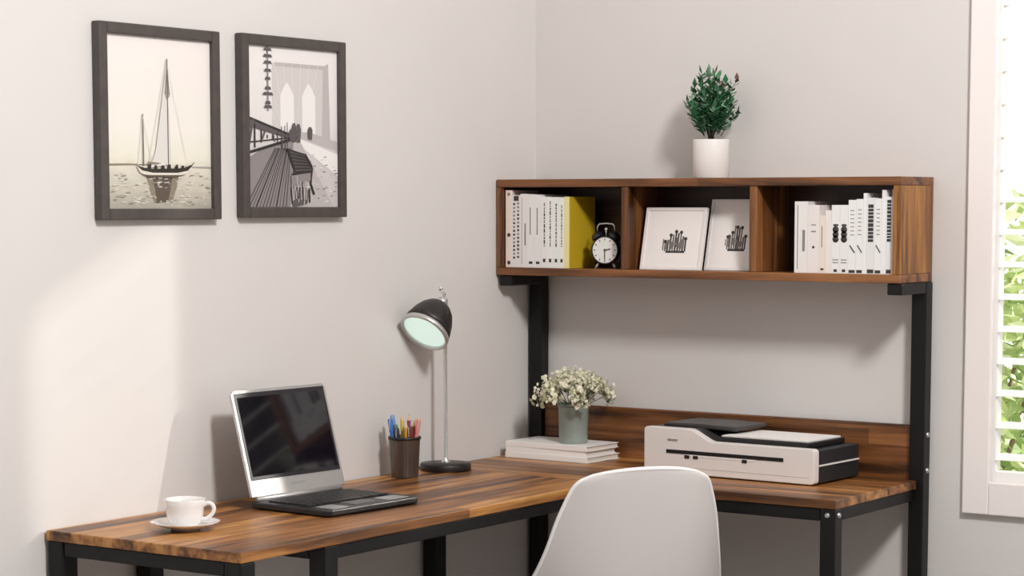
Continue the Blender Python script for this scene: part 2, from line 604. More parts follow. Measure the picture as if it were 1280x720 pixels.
def picture(yc, zc, label, print_fn):
    """Frame hung on the left wall; local x = out of the wall, y = to the right, z = up."""
    t = tag(empty('picture_frame', (0.0, yc, zc)), label, 'picture', 'framed pictures on the left wall')
    b = MB()
    w, h, d, bb = PF_W / 2, PF_H / 2, 0.022, PF_B
    b.box(0.001, d, -w, -w + bb, -h, h)
    b.box(0.001, d, w - bb, w, -h, h)
    b.box(0.001, d, -w + bb, w - bb, -h, -h + bb)
    b.box(0.001, d, -w + bb, w - bb, h - bb, h)
    b.build('frame', M['frame'], t, bevel=0.0025)
    pw, ph = w - bb, h - bb
    pb = MB()
    pb.box(0.002, 0.0125, -pw, pw, -ph, ph)
    st = {'k': 0}

    def poly(m, pts, close=True):
        st['k'] += 1
        x = 0.0126 + st['k'] * 0.00002
        pb.use(m).add([(x, -pw + u * 2 * pw, -ph + v * 2 * ph) for u, v in pts], [tuple(range(len(pts)))])

    def line(m, pts, wd):
        asp = pw / ph
        for (u0, v0), (u1, v1) in zip(pts, pts[1:]):
            dx, dy = (u1 - u0) * asp, v1 - v0
            l = math.hypot(dx, dy) or 1
            nx, ny = -dy / l * wd / asp, dx / l * wd
            poly(m, [(u0 - nx, v0 - ny), (u1 - nx, v1 - ny), (u1 + nx, v1 + ny), (u0 + nx, v0 + ny)])
    mats = print_fn(poly, line, ph)
    pb.build('print', mats, t)
    return t


def sailboat(poly, line, ph):
    rnd = random.Random(3)
    Z = lambda v: -ph + v * 2 * ph
    mats = [gradient('sea_mist_print', 'z', [(Z(0), '#a8a296'), (Z(0.10), '#c2bcae'), (Z(0.20), '#d6d1c3'), (Z(0.25), '#ded9ca'), (Z(0.30), '#e9e5d6'), (Z(0.45), '#efeae2'), (Z(1), '#efe8e5')], noise=0.10, nscale=34),
            mat('print_ink', '#2c2520', 0.4), mat('print_grey', '#a29d98', 0.4), mat('print_pale_grey', '#dedad5', 0.4),
            mat('print_hull_white', '#e3dcd0', 0.4), mat('print_brown', '#5d5145', 0.4), mat('print_mid_brown', '#8d8271', 0.4), mat('print_mast', '#6c655f', 0.4)]
    # far shore
    poly(6, [(0, .245), (.2, .25), (.42, .252), (.42, .257), (.2, .262), (0, .258)])
    poly(2, [(.74, .243), (1, .238), (1, .252), (.74, .25)])
    # reflection
    poly(6, [(.36, .20), (.68, .20), (.66, .13), (.62, .05), (.44, .03), (.40, .10)])
    poly(5, [(.42, .195), (.62, .195), (.60, .12), (.57, .04), (.46, .03), (.45, .11)])
    for k in range(150):
        u, v = rnd.uniform(.02, .98), rnd.uniform(.01, .21)
        l = rnd.uniform(.012, .05)
        poly(rnd.choice((6, 2, 3, 4, 4)), [(u, v), (u + l, v + .001), (u + l * .9, v + .006), (u + .006, v + .005)])
    # sails, rigging and masts
    poly(3, [(.565, .86), (.45, .34), (.40, .24), (.585, .26)])
    poly(2, [(.575, .83), (.545, .66), (.56, .64), (.59, .66)])
    poly(3, [(.58, .62), (.545, .4), (.54, .28), (.60, .28)])
    line(3, [(.562, .87), (.38, .25)], .002)
    line(3, [(.57, .86), (.76, .25)], .0015)
    line(7, [(.570, .24), (.568, .88)], .0045)
    line(7, [(.545, .67), (.566, .82), (.588, .67)], .0035)
    line(7, [(.335, .25), (.332, .55)], .004)
    line(3, [(.332, .54), (.28, .25)], .002)
    line(3, [(.335, .53), (.42, .26)], .002)
    # hull
    poly(4, [(.27, .245), (.30, .21), (.36, .192), (.62, .192), (.74, .205), (.80, .247), (.70, .232), (.40, .228)])
    poly(1, [(.265, .252), (.32, .222), (.42, .210), (.66, .212), (.76, .226), (.81, .262), (.78, .258), (.72, .240), (.42, .232), (.34, .238)])
    poly(5, [(.31, .20), (.38, .184), (.62, .184), (.73, .200), (.60, .198), (.40, .196)])
    for u in (.37, .43, .50, .56, .63, .69):
        poly(1, [(u, .232), (u + .035, .232), (u + .03, .252 + rnd.uniform(0, .012)), (u + .008, .256)])
    poly(6, [(.36, .262), (.46, .258), (.50, .268), (.38, .275)])
    line(1, [(.79, .25), (.82, .275)], .003)
    return mats


def bridge(poly, line, ph):
    rnd = random.Random(5)
    Z = lambda v: -ph + v * 2 * ph
    mats = [gradient('bridge_sky_print', 'z', [(Z(0), '#c9c3c2'), (Z(0.35), '#d2cccc'), (Z(0.5), '#e4dfde'), (Z(1), '#efeae9')], noise=0.05, nscale=20),
            mat('bridge_ink', '#2e2a2b', 0.4), mat('bridge_dark_grey', '#5b5556', 0.4), mat('bridge_mid_grey', '#8d8687', 0.4),
            mat('bridge_light_grey', '#bdb6b6', 0.4), mat('bridge_pale', '#d2cccb', 0.4), mat('bridge_white', '#efebea', 0.4)]
    # stone tower with two pointed arches
    poly(5, [(.27, .40), (.27, .90), (.85, .90), (.85, .40)])
    poly(4, [(.30, .88), (.30, .905), (.86, .905), (.86, .88)])
    poly(4, [(.82, .40), (.84, .90), (.90, .92), (.92, .40)])
    for u in (.36, .60):
        poly(6, [(u, .44), (u, .70), (u + .04, .755), (u + .075, .785), (u + .11, .755), (u + .15, .70), (u + .15, .44)])
    for k in range(8):
        line(6, [(.05 + .11 * k, 1.0), (.30 + .05 * k, .55)], .0012)
    # far railing and right walkway
    poly(4, [(.55, .44), (1, .36), (1, .42), (.72, .47), (.55, .48)])
    poly(6, [(.55, .40), (1, .20), (1, .34), (.58, .43)])
    # boardwalk
    poly(3, [(0, .0), (0, .30), (.20, .38), (.44, .43), (.50, .42), (.46, .0)])
    for k in range(13):
        u = .04 + k * .036
        line(1 if k % 2 else 2, [(u - .06, .0), (.30 + k * .014, .37)], .0035 if k % 3 else .006)
    poly(4, [(.46, .0), (.50, .40), (.58, .41), (.95, .0)])
    for k in range(60):
        u, v = rnd.uniform(.48, .98), rnd.uniform(.01, .33)
        poly(rnd.choice((5, 3, 6)), [(u, v), (u + .03, v + .004), (u + .028, v + .009), (u, v + .006)])
    # left truss railing
    poly(2, [(0, .50), (0, .56), (.46, .45), (.46, .43)])
    line(1, [(0, .555), (.46, .455)], .008)
    line(1, [(0, .335), (.46, .425)], .009)
    line(1, [(0, .40), (.46, .437)], .004)
    for k in range(9):
        t = 1 - (1 - k / 9) ** 1.6
        u = t * .44
        top, bot = .555 - .22 * t, .335 + .195 * t
        line(1, [(u, bot), (u, top)], .006 * (1 - t) + .002)
        if k % 2 == 0:
            line(2, [(u, bot + .01), (u + .06 * (1 - t), top - .01)], .008 * (1 - t) + .002)
    # lamp post hanging in from the top
    line(3, [(.22, 1.0), (.22, .60)], .006)
    for v, w in ((.98, .045), (.94, .05), (.90, .045), (.85, .04), (.80, .03), (.74, .035), (.705, .06), (.65, .03), (.625, .045)):
        poly(2, [(.22 - w, v - .008), (.22 + w, v - .008), (.22 + w * .7, v + .010), (.22 - w * .7, v + .010)])
    # people walking
    for (u, v, h) in ((.50, .41, .12), (.55, .41, .115), (.68, .43, .08), (.47, .42, .07)):
        poly(2, [(u - .02, v), (u + .02, v), (u + .028, v + h * .72), (u + .012, v + h), (u - .012, v + h), (u - .028, v + h * .72)])
    # bench in the foreground
    poly(2, [(.44, .36), (.62, .33), (.68, .24), (.50, .22)])
    for k in range(7):
        t = k / 6
        line(1, [(.44 + .07 * t, .36 - .14 * t), (.63 + .06 * t, .33 - .10 * t)], .006)
    line(1, [(.43, .365), (.50, .24), (.47, .11), (.48, .02)], .009)
    line(1, [(.62, .335), (.70, .25), (.68, .15), (.72, .08)], .009)
    poly(3, [(.46, .20), (.68, .22), (.68, .17), (.47, .13)])
    line(1, [(.47, .205), (.69, .225)], .006)
    for k in range(6):
        u = .49 + k * .035
        line(1, [(u, .13 - k * .002), (u + .004, .03)], .007)
    poly(2, [(.47, .10), (.66, .11), (.64, .02), (.48, .0)])
    for k in range(10):
        u = .47 + k * .019
        line(rnd.choice((1, 4)), [(u, rnd.uniform(.09, .20)), (u + rnd.uniform(-.02, .02), rnd.uniform(.0, .06))], .004)
    return mats


picture(-1.3695, 1.5320, 'dark framed sailing boat print, nearer the left end of the desk', sailboat)
picture(-0.9565, 1.5350, 'dark framed bridge walkway and bench print beside the sailing boat', bridge)

# ------------------------------------------------------------------ laptop
t = tag(empty('laptop', (0.145, -1.107, T), -0.062), 'open silver and black laptop with a dark screen', 'laptop')
LW, LD, BT = 0.282, 0.216, 0.015
w = LW / 2
M['lapbase'] = mat('laptop_black_base', '#1a1a1d', 0.35)
M['deck'] = mat('laptop_deck', '#1d1d20', 0.4)
bd = MB()
bd.prism([(0, -w), (LD - 0.01, -w), (LD, -w + 0.01), (LD, w - 0.01), (LD - 0.01, w), (0, w)], 'z', 0.002, BT)
base = bd.build('base', M['lapbase'], t, bevel=0.003)
for (fx, fy) in ((0.02, -w + 0.02), (0.02, w - 0.02), (LD - 0.02, -w + 0.02), (LD - 0.02, w - 0.02)):
    MB().lathe([(0.006, 0.0), (0.006, 0.0025)], 12, (fx, fy, 0)).build('rubber_foot', M['dark'], base)
kb = MB()
kb.box(0.028, 0.132, -w + 0.016, w - 0.016, BT, BT + 0.0008)
rows = [(15, 0.0062), (14, 0.0), (14, 0.003), (13, 0.006), (12, 0.009)]
kx = 0.031
for ri, (n, off) in enumerate(rows):
    x1 = kx + (0.013 if ri == 0 else 0.0175)
    pit = (LW - 0.038) / n
    for k in range(n):
        y0 = -w + 0.019 + k * pit
        kb.box(kx, x1, y0 + 0.001, y0 + pit - 0.0012, BT + 0.0008, BT + 0.0032)
    kx = x1 + 0.0026
x1 = kx + 0.0165
for (a, c) in ((0.019, 0.045), (0.047, 0.066), (0.068, 0.19), (0.192, 0.211), (0.213, 0.235), (0.237, LW - 0.019)):
    kb.box(kx, x1, -w + a, -w + c - 0.002, BT + 0.0008, BT + 0.0032)
kb.build('keyboard', M['keys'], base)
M['pad'] = mat('laptop_touchpad', '#b9b9bb', 0.28, 0.5)
MB().box(0.150, 0.196, -0.042, 0.030, BT, BT + 0.0009).build('touchpad', mat('laptop_touchpad_dark', '#4a4a4d', 0.3, 0.3), base)
MB().box(0.158, 0.206, -w + 0.022, -w + 0.070, BT, BT + 0.0007).build('palm_highlight', M['pad'], base)  # silver patches painted in for highlights on the palm rest
MB().box(0.160, 0.200, w - 0.085, w - 0.022, BT, BT + 0.0007).build('palm_highlight', M['pad'], base)
MB().tube([(0.004, -w + 0.015, BT + 0.003), (0.004, w - 0.015, BT + 0.003)], 0.006, 12).build('hinge', M['silver'], t)
# lid: local frame, leaning back
lid = empty('lid', (0.002, 0, BT + 0.004), 0, t)
lid.rotation_euler = (0, -0.272, 0)
LH = 0.228
b = MB()
b.prism([(-w, 0.004), (w, 0.004), (w, LH - 0.008), (w - 0.008, LH), (-w + 0.008, LH), (-w, LH - 0.008)], 'x', -0.004, 0.003)
b.build('lid_shell', M['silver'], lid, bevel=0.0015)
b = MB()
b.box(0.003, 0.0040, -w + 0.007, w - 0.007, 0.038, LH - 0.007)
b.build('bezel', mat('laptop_bezel', '#26242a', 0.35), lid)
M['screen'] = mat('laptop_screen', '#141118', 0.05, spec=0.65)
MB().box(0.0040, 0.0045, -w + 0.013, w - 0.013, 0.046, LH - 0.016).build('screen', M['screen'], lid)
MB().box(0.003, 0.0037, -0.02, 0.02, 0.020, 0.025).build('maker_mark', M['pad'], lid)

# ------------------------------------------------------------------ cup and saucer
CX, CY = 0.225, -1.539
b = MB()
b.lathe([(0.0, 0.004), (0.022, 0.004), (0.026, 0.0005), (0.030, 0.0005), (0.034, 0.005), (0.052, 0.009), (0.073, 0.0165), (0.0745, 0.0185), (0.0725, 0.0185), (0.052, 0.0115), (0.034, 0.0085), (0.026, 0.0075), (0.0, 0.0075)], 64, lobes=8, amp=0.018, caps=False)
b.v = [Vector((p.x * 0.885, p.y * 0.885, p.z * 0.95)) for p in b.v]
tag(b.build('saucer', M['ceramic'], None, loc=(CX, CY, T)), 'white scalloped saucer under the coffee cup on the desk', 'saucer')
t = tag(empty('coffee_cup', (CX, CY, T + 0.0078), math.radians(30)), 'white porcelain coffee cup standing on its saucer', 'cup')
b = MB()
b.lathe([(0.0, 0.003), (0.022, 0.003), (0.024, 0.0), (0.028, 0.0), (0.0285, 0.004), (0.0345, 0.012), (0.0380, 0.028), (0.0395, 0.046), (0.0430, 0.0600), (0.0425, 0.0606), (0.0410, 0.0600), (0.0375, 0.046), (0.0360, 0.028), (0.032, 0.014), (0.02, 0.008), (0.0, 0.007)], 48, caps=False)
b.v = [Vector((p.x * 0.94, p.y * 0.94, p.z * 0.87)) for p in b.v]
b.build('body', M['ceramic'], t)
pts = [(0.038, 0, 0.047), (0.047, 0, 0.052), (0.056, 0, 0.049), (0.060, 0, 0.040), (0.057, 0, 0.029), (0.049, 0, 0.021), (0.042, 0, 0.017), (0.034, 0, 0.016)]
b = MB()
P2 = []
for i in range(len(pts) - 1):
    for s_ in range(4):
        u = s_ / 4
        p = [Vector(pts[max(i - 1, 0)]), Vector(pts[i]), Vector(pts[i + 1]), Vector(pts[min(i + 2, len(pts) - 1)])]
        P2.append(0.5 * ((2 * p[1]) + (-p[0] + p[2]) * u + (2 * p[0] - 5 * p[1] + 4 * p[2] - p[3]) * u * u + (-p[0] + 3 * p[1] - 3 * p[2] + p[3]) * u ** 3))
P2.append(Vector(pts[-1]))
b.tube([Vector((p.x * 0.94, 0, p.z * 0.87)) for p in P2], 0.0040, 10)
b.build('handle', M['ceramic'], t)
MB().lathe([(0.0, 0.0), (0.0340, 0.0)], 32, (0, 0, 0.033), caps=False).build('coffee', mat('black_coffee', '#2a160c', 0.1), t)

# ------------------------------------------------------------------ desk lamp
LX, LY = 0.068, -0.480
t = tag(empty('desk_lamp', (LX, LY, T)), 'black bell-shade desk lamp on a chrome stem', 'lamp')
M['lampblack'] = mat('lamp_black_enamel', '#1d1817', 0.45, coat=0.1)
MB().lathe([(0.0, 0.0), (0.0590, 0.0), (0.0600, 0.002), (0.0600, 0.014), (0.0585, 0.0165), (0.0, 0.018)], 48, caps=False).build('base', M['lampblack'], t)
MB().lathe([(0.010, 0.0175), (0.010, 0.023), (0.0058, 0.027), (0.0046, 0.03), (0.0046, 0.385), (0.006, 0.387), (0.006, 0.402), (0.003, 0.405)], 16).build('stem', M['chrome'], t)
r_ = Vector((math.cos(YAW), math.sin(YAW), 0))               # the photo's sideways direction on the floor
tocam = Vector((math.sin(YAW), -math.cos(YAW), 0))
ax = (-r_ * 0.42 + tocam * 0.60 + Vector((0, 0, -0.72))).normalized()   # where the shade opens to
apex = r_ * -0.010 + tocam * 0.012 + Vector((0, 0, 0.390))
sh = empty('shade', (0, 0, 0), 0, t)
S = 0.060
prof_o = [(0.010, -0.004), (0.016, 0.0), (0.030, 0.010), (0.041, 0.024), (0.050, 0.044), (0.0560, 0.066), (0.0585, 0.082)]
prof_i = [(0.0565, 0.082), (0.054, 0.066), (0.048, 0.045), (0.039, 0.026), (0.028, 0.013), (0.010, 0.004)]
MB().lathe(prof_o + prof_i, 48, apex, ax, caps=False).build('shade_shell', M['lampblack'], sh)
MB().lathe([(0.0583, 0.0815), (0.0600, 0.083), (0.0600, 0.091), (0.0585, 0.0925), (0.0535, 0.0925), (0.0525, 0.088), (0.0560, 0.0825)], 48, apex, ax, caps=False).build('shade_rim', M['silver'], sh)
MB().lathe([(0.0, 0.084), (0.030, 0.0845), (0.0530, 0.086)], 40, apex, ax, caps=False).build('light_diffuser', mat('lit_diffuser', '#dff3ea', 0.4, emit='#d8f2e8', estr=0.62), sh)
b = MB()
b.tube([Vector((0, 0, 0.385)), apex + ax * 0.004], 0.0055, 10)
b.build('arm', M['chrome'], t)
MB().lathe([(0.011, -0.014), (0.013, -0.010), (0.013, -0.002), (0.010, 0.001)], 20, apex, ax).build('shade_cap', M['silver'], t)
b = MB()
b.tube([apex - ax * 0.012, apex - ax * 0.020 + Vector((0, 0, 0.008)), apex + Vector((0, 0, 0.034))], [0.004, 0.004, 0.003], 8)
b.ball(apex + Vector((0, 0, 0.036)), 0.0055)
b.build('knob', M['chrome'], t)

# ------------------------------------------------------------------ pencil cup with its pens
PX_, PY_ = 0.073, -0.645
t = tag(empty('pencil_cup', (PX_, PY_, T)), 'dark metal pencil cup beside the lamp base', 'pencil cup')
M['cupmetal'] = mat('dark_cup_metal', '#6b625d', 0.28, 0.6)
b = MB()
b.lathe([(0.0, 0.0), (0.0295, 0.0), (0.0305, 0.002), (0.0355, 0.090), (0.0365, 0.092), (0.0350, 0.092), (0.0340, 0.089), (0.0290, 0.004), (0.0, 0.004)], 72, lobes=18, amp=0.012, caps=False)
b.build('body', M['cupmetal'], t)
MB().lathe([(0.0355, 0.087), (0.0378, 0.088), (0.0378, 0.093), (0.0358, 0.094), (0.0345, 0.092)], 48, caps=False).build('rim', M['dark'], t)
pens = [('#5f93c9', -0.017, 0.012, 0.126, -0.017, 'light blue pen at the back left of the pencil cup', 1),
        ('#8a4a86', 0.006, 0.014, 0.127, 0.006, 'purple pencil at the back of the pencil cup', 0),
        ('#e3b9a0', 0.016, 0.010, 0.122, 0.016, 'pale pink pencil at the back right of the pencil cup', 0),
        ('#3f6fc0', -0.020, -0.004, 0.135, -0.020, 'blue pen leaning left in the pencil cup', 1),
        ('#2f6b52', -0.013, 0.008, 0.120, -0.012, 'green pen in the pencil cup', 1),
        ('#d9c24a', -0.004, 0.011, 0.150, -0.004, 'tall yellow pencil in the pencil cup', 0),
        ('#e0a03a', 0.003, -0.010, 0.128, 0.002, 'orange pencil in the pencil cup', 0),
        ('#b9413a', 0.012, 0.004, 0.131, 0.012, 'red pencil at the middle right of the pencil cup', 0),
        ('#d98f86', 0.019, -0.005, 0.134, 0.020, 'pink pen leaning right in the pencil cup', 1),
        ('#6b2f2a', 0.010, -0.014, 0.118, 0.008, 'dark red pen in the pencil cup', 1),
        ('#24272c', -0.010, -0.014, 0.114, -0.010, 'black pen at the front of the pencil cup', 1)]
woodtip = mat('bare_pencil_wood', '#d9b98c', 0.6)
for (c, ux, uy, ln, lean, lb, ispen) in pens:
    ln += 0.012 if uy > 0.009 and ln < 0.14 else -0.004 if ln < 0.14 else -0.010
    p0 = r_ * (ux * 0.72) - tocam * (uy * 0.72)
    p1 = r_ * (ux * 0.95 + lean * 0.75) - tocam * (uy * 0.9)
    o = tag(empty('pen' if ispen else 'pencil', (PX_ + p0.x, PY_ + p0.y, T + 0.0045)), lb, 'pen' if ispen else 'pencil', 'pens in the pencil cup')
    dv = Vector((p1.x - p0.x, p1.y - p0.y, ln)).normalized()
    cm = mat('pen_colour', c, 0.4)
    if ispen:
        MB().lathe([(0.001, 0.0), (0.0046, 0.010), (0.0046, ln - 0.03)], 10, (0, 0, 0), dv).build('barrel', cm, o)
        MB().lathe([(0.0054, ln - 0.03), (0.0054, ln - 0.003), (0.0036, ln)], 10, (0, 0, 0), dv).build('cap', mat('pen_cap', c, 0.3), o)
        MB().box(-0.001, 0.001, -0.0072, -0.0050, 0, 0.022).build('clip', M['silver'], o, loc=dv * (ln - 0.024))
    else:
        MB().lathe([(0.0046, 0.0), (0.0046, ln - 0.014)], 6, (0, 0, 0), dv).build('barrel', cm, o)
        MB().lathe([(0.0046, ln - 0.014), (0.0012, ln - 0.003)], 6, (0, 0, 0), dv).build('bare_wood', woodtip, o)
        MB().lathe([(0.0012, ln - 0.003), (0.0003, ln)], 6, (0, 0, 0), dv).build('lead', cm, o)

# ------------------------------------------------------------------ stacked books with the vase
paper = mat('book_pages', '#e9e2d8', 0.8)
M['cover'] = mat('white_book_cover', '#f7f4f2', 0.5)


def flat_book(loc, rz, w, d, h, label):
    o = tag(empty('book', loc, rz), label, 'book', 'white books stacked under the vase')
    b = MB()
    b.prism([(0, 0), (d, 0), (d, 0.002), (0.003, 0.002), (0.003, h - 0.002), (d, h - 0.002), (d, h), (0, h)], 'x', -w, 0)
    b.build('cover', M['cover'], o, bevel=0.0009)
    MB().box(-w + 0.004, -0.003, 0.0035, d - 0.003, 0.0022, h - 0.0022).build('pages', paper, o)
    return o


flat_book((0.276, -0.189, T), -0.035, 0.245, 0.142, 0.0138, 'white book lying flat on the desk, lowest of the three under the vase')
flat_book((0.270, -0.185, T + 0.0140), -0.025, 0.238, 0.134, 0.0132, 'white book in the middle of the three under the vase')
flat_book((0.274, -0.188, T + 0.0274), -0.038, 0.243, 0.140, 0.0128, 'white book directly under the flower vase, topmost of its stack')
VX, VY, VZ = 0.198, -0.128, T + 0.0403
t = tag(empty('flower_vase', (VX, VY, VZ)), 'grey-green cylindrical metal vase holding white flowers', 'vase')
M['vase'] = mat('grey_green_glaze', '#929c95', 0.35, noise=0.10, nscale=25)
MB().lathe([(0.0, 0.0), (0.0330, 0.0), (0.0345, 0.002), (0.0375, 0.092), (0.0385, 0.095), (0.0370, 0.095), (0.0355, 0.091), (0.0310, 0.004), (0.0, 0.004)], 40, caps=False).build('body', M['vase'], t)
MB().lathe([(0.0374, 0.090), (0.0392, 0.0915), (0.0392, 0.0950), (0.0372, 0.0962)], 40, caps=False).build('rim', mat('dark_vase_rim', '#7b8680', 0.4), t)
bq = tag(empty('flower_bouquet', (VX, VY, VZ + 0.006)), 'bunch of tiny cream white flowers in the grey-green vase', 'flowers')
petal = mat('cream_petal', '#f0ecd6', 0.7)
petal2 = mat('pale_green_petal', '#cfcfaa', 0.7)
stemg = mat('thin_green_stem', '#6f7a55', 0.7)
rb = random.Random(11)
NS = 26
for k in range(NS):
    a = 2 * PI * k / NS + rb.uniform(-.15, .15)
    rad = (0.028, 0.056, 0.076, 0.088)[k % 4]
    hh = (0.152, 0.142, 0.128, 0.108)[k % 4] + rb.uniform(-.006, .006)
    vx, vy = rad * math.cos(a), rad * math.sin(a)
    if VY + vy > -0.045:
        vy = -0.045 - VY
    tip = Vector((vx, vy * 0.9, hh))
    b = MB()
    lip = Vector((vx * 0.3, vy * 0.3, 0.085))
    b.tube([Vector((vx * 0.15, vy * 0.15, 0)), lip, tip], [0.0012, 0.0011, 0.0008], 5)
    fl = MB()
    for q in range(34):
        dv = Vector((rb.gauss(0, 1), rb.gauss(0, 1), rb.gauss(0, 0.85)))
        dv = dv.normalized() * rb.uniform(0.006, 0.027)
        c = tip + dv
        if VY + c.y > -0.034:
            c.y = -0.034 - VY
        if q % 3 == 0:
            b.tube([tip - Vector((0, 0, 0.02)), c], 0.0006, 4)
        fl.use(0 if q % 4 else 1)
        R = rb.uniform(0.0044, 0.0074)
        qm = Euler((rb.uniform(0, 6), rb.uniform(0, 6), 0)).to_matrix()
        for pz in range(5):
            aa = 2 * PI * pz / 5
            u = qm @ Vector((math.cos(aa), math.sin(aa), 0.25))
            v_ = qm @ Vector((-math.sin(aa), math.cos(aa), 0))
            fl.add([c, c + u * R * 0.6 + v_ * R * 0.45, c + u * R, c + u * R * 0.6 - v_ * R * 0.45], [(0, 1, 2, 3)])
    b.build('stem', stemg, bq)
    fl.build('blossom', [petal, petal2], bq)

# ------------------------------------------------------------------ printer
t = tag(empty('printer', (0.474, -0.252, T), -0.045), 'white and black flatbed printer with paper on its lid', 'printer')
PW, PD = 0.450, 0.212
HL, HR = 0.108, 0.082
M['pbody'] = mat('printer_black_body', '#23272a', 0.45, bump=0.05, bscale=200)
M['pface'] = mat('printer_white_face', '#e6e0dd', 0.4)
M['pdark'] = mat('printer_dark_lid', '#3a3736', 0.4)
for (fx, fy) in ((0.03, 0.03), (PW - 0.03, 0.03), (0.03, PD - 0.03), (PW - 0.03, PD - 0.03)):
    MB().lathe([(0.010, 0.0), (0.010, 0.0045)], 14, (fx, fy, 0)).build('rubber_foot', M['dark'], t)


def rounded(pts, r):
    out = []
    n = len(pts)
    for i in range(n):
        p, a, c = Vector(pts[i]), Vector(pts[i - 1]), Vector(pts[(i + 1) % n])
        da, dc = (a - p), (c - p)
        q = min(r, da.length * .45, dc.length * .45)
        s0, s1 = p + da.normalized() * q, p + dc.normalized() * q
        for k in range(5):
            u = k / 4
            v_ = s0 * (1 - u) ** 2 + p * 2 * u * (1 - u) + s1 * u * u
            out.append((v_.x, v_.y))
    return out


face = rounded([(0, 0.003), (PW, 0.003), (PW, HR), (0.180, HR), (0.128, HL), (0, HL)], 0.010)
MB().prism(face, 'y', 0, 0.022).build('front_panel', M['pface'], t, bevel=0.002)
MB().box(0.003, PW - 0.002, 0.0225, PD, 0.004, HR - 0.004).build('body', M['pbody'], t, bevel=0.003)
MB().box(PW - 0.0018, PW + 0.0008, 0.024, PD - 0.004, 0.042, 0.0455).build('trim_strip', M['white'], t)
# document feeder hump at the left
hump = [(0.003, HR - 0.0035), (0.176, HR - 0.0035), (0.126, HL - 0.002), (0.003, HL - 0.002)]
MB().prism(hump, 'y', 0.0225, PD - 0.006).build('feeder_housing', M['pdark'], t, bevel=0.003)
# feeder cover, raised to the rear
b = MB()
b.prism([(0.012, HL - 0.0018), (0.212, HL - 0.0060), (0.208, HL + 0.004), (0.120, HL + 0.0065), (0.020, HL + 0.005)], 'y', 0.060, PD - 0.008)
b.build('feeder_cover', M['pdark'], t, bevel=0.003)
# output tray
b = MB()
b.box(0.182, 0.420, 0.026, PD - 0.014, HR - 0.0035, HR + 0.010)
b.build('lid_tray', M['dark'], t, bevel=0.003)
# paper slot, buttons and maker mark on the face
MB().box(0.062, 0.372, -0.0012, 0.0, 0.0495, 0.0580).build('paper_slot', mat('slot_black', '#0b0a0b', 0.6), t)
MB().box(0.118, 0.300, -0.0009, 0.0, 0.0445, 0.0490).build('output_flap', M['white'], t, bevel=0.0004)
for x in (0.112, 0.135, 0.265):
    MB().box(x, x + 0.013, -0.0018, 0.0, 0.0400, 0.0475).build('button', M['dark'], t, bevel=0.0006)
MB().box(0.060, PW - 0.012, -0.0006, 0.0, 0.018, 0.0187).build('seam', mat('seam_grey', '#b8b1ae', 0.6), t)
b = MB()
x = 0.0655
for wd, hgt in ((0.0040, 0.0048), (0.0044, 0.0066), (0.0040, 0.0048), (0.0044, 0.0048), (0.0042, 0.0048)):
    b.box(x, x + 0.0012, -0.0006, 0, 0.0775, 0.0775 + hgt)
    b.box(x + wd - 0.0012, x + wd, -0.0006, 0, 0.0775, 0.0823)
    b.box(x + 0.0012, x + wd - 0.0012, -0.0006, 0, 0.0812, 0.0823)
    b.box(x + 0.0012, x + wd - 0.0012, -0.0006, 0, 0.0775, 0.0785)
    x += wd + 0.0013
b.build('maker_mark', mat('mark_grey', '#6e6664', 0.6), t)
# paper lying on the tray
pm = tag(empty('paper_stack', (0.474 + 0.30 * math.cos(-0.045) + 0.112 * math.sin(0.045), -0.252 + 0.30 * math.sin(-0.045) + 0.112 * math.cos(0.045), T + HR + 0.0102), -0.045), 'white sheets of paper lying on top of the printer', 'paper')
b = MB()
rp = random.Random(2)
for k in range(6):
    dx, dy = rp.uniform(-.0012, .0012), rp.uniform(-.0012, .0012)
    b.box(-0.108 + dx, 0.112 + dx, -0.080 + dy, 0.076 + dy, k * 0.0006, k * 0.0006 + 0.00055)
b.build('sheets', mat('white_paper', '#f6f3f1', 0.7), pm)

# ------------------------------------------------------------------ plant on the hutch
t = tag(empty('potted_plant', (0.556, -0.092, HZ1 + 0.0002)), 'small leafy green plant in a white pot on the hutch', 'plant')
MB().lathe([(0.0, 0.0), (0.0405, 0.0), (0.042, 0.002), (0.0425, 0.088), (0.0418, 0.090), (0.0400, 0.090), (0.0395, 0.078), (0.0, 0.078)], 48, caps=False).build('pot', mat('white_pot', '#ece7e4', 0.45), t)
MB().lathe([(0.0, 0.0805), (0.025, 0.0800), (0.0393, 0.0785)], 32, caps=False).build('soil', mat('dark_soil', '#3a2c22', 0.95, bump=0.6, bscale=200), t)
rb = random.Random(21)
leaves = MB()
lm = [mat('plant_leaf_dark', '#27583a', 0.4), mat('plant_leaf_mid', '#3d7a50', 0.4), mat('plant_leaf_light', '#8fbd98', 0.4), mat('plant_leaf_red', '#6a4a44', 0.5)]
NB = 34
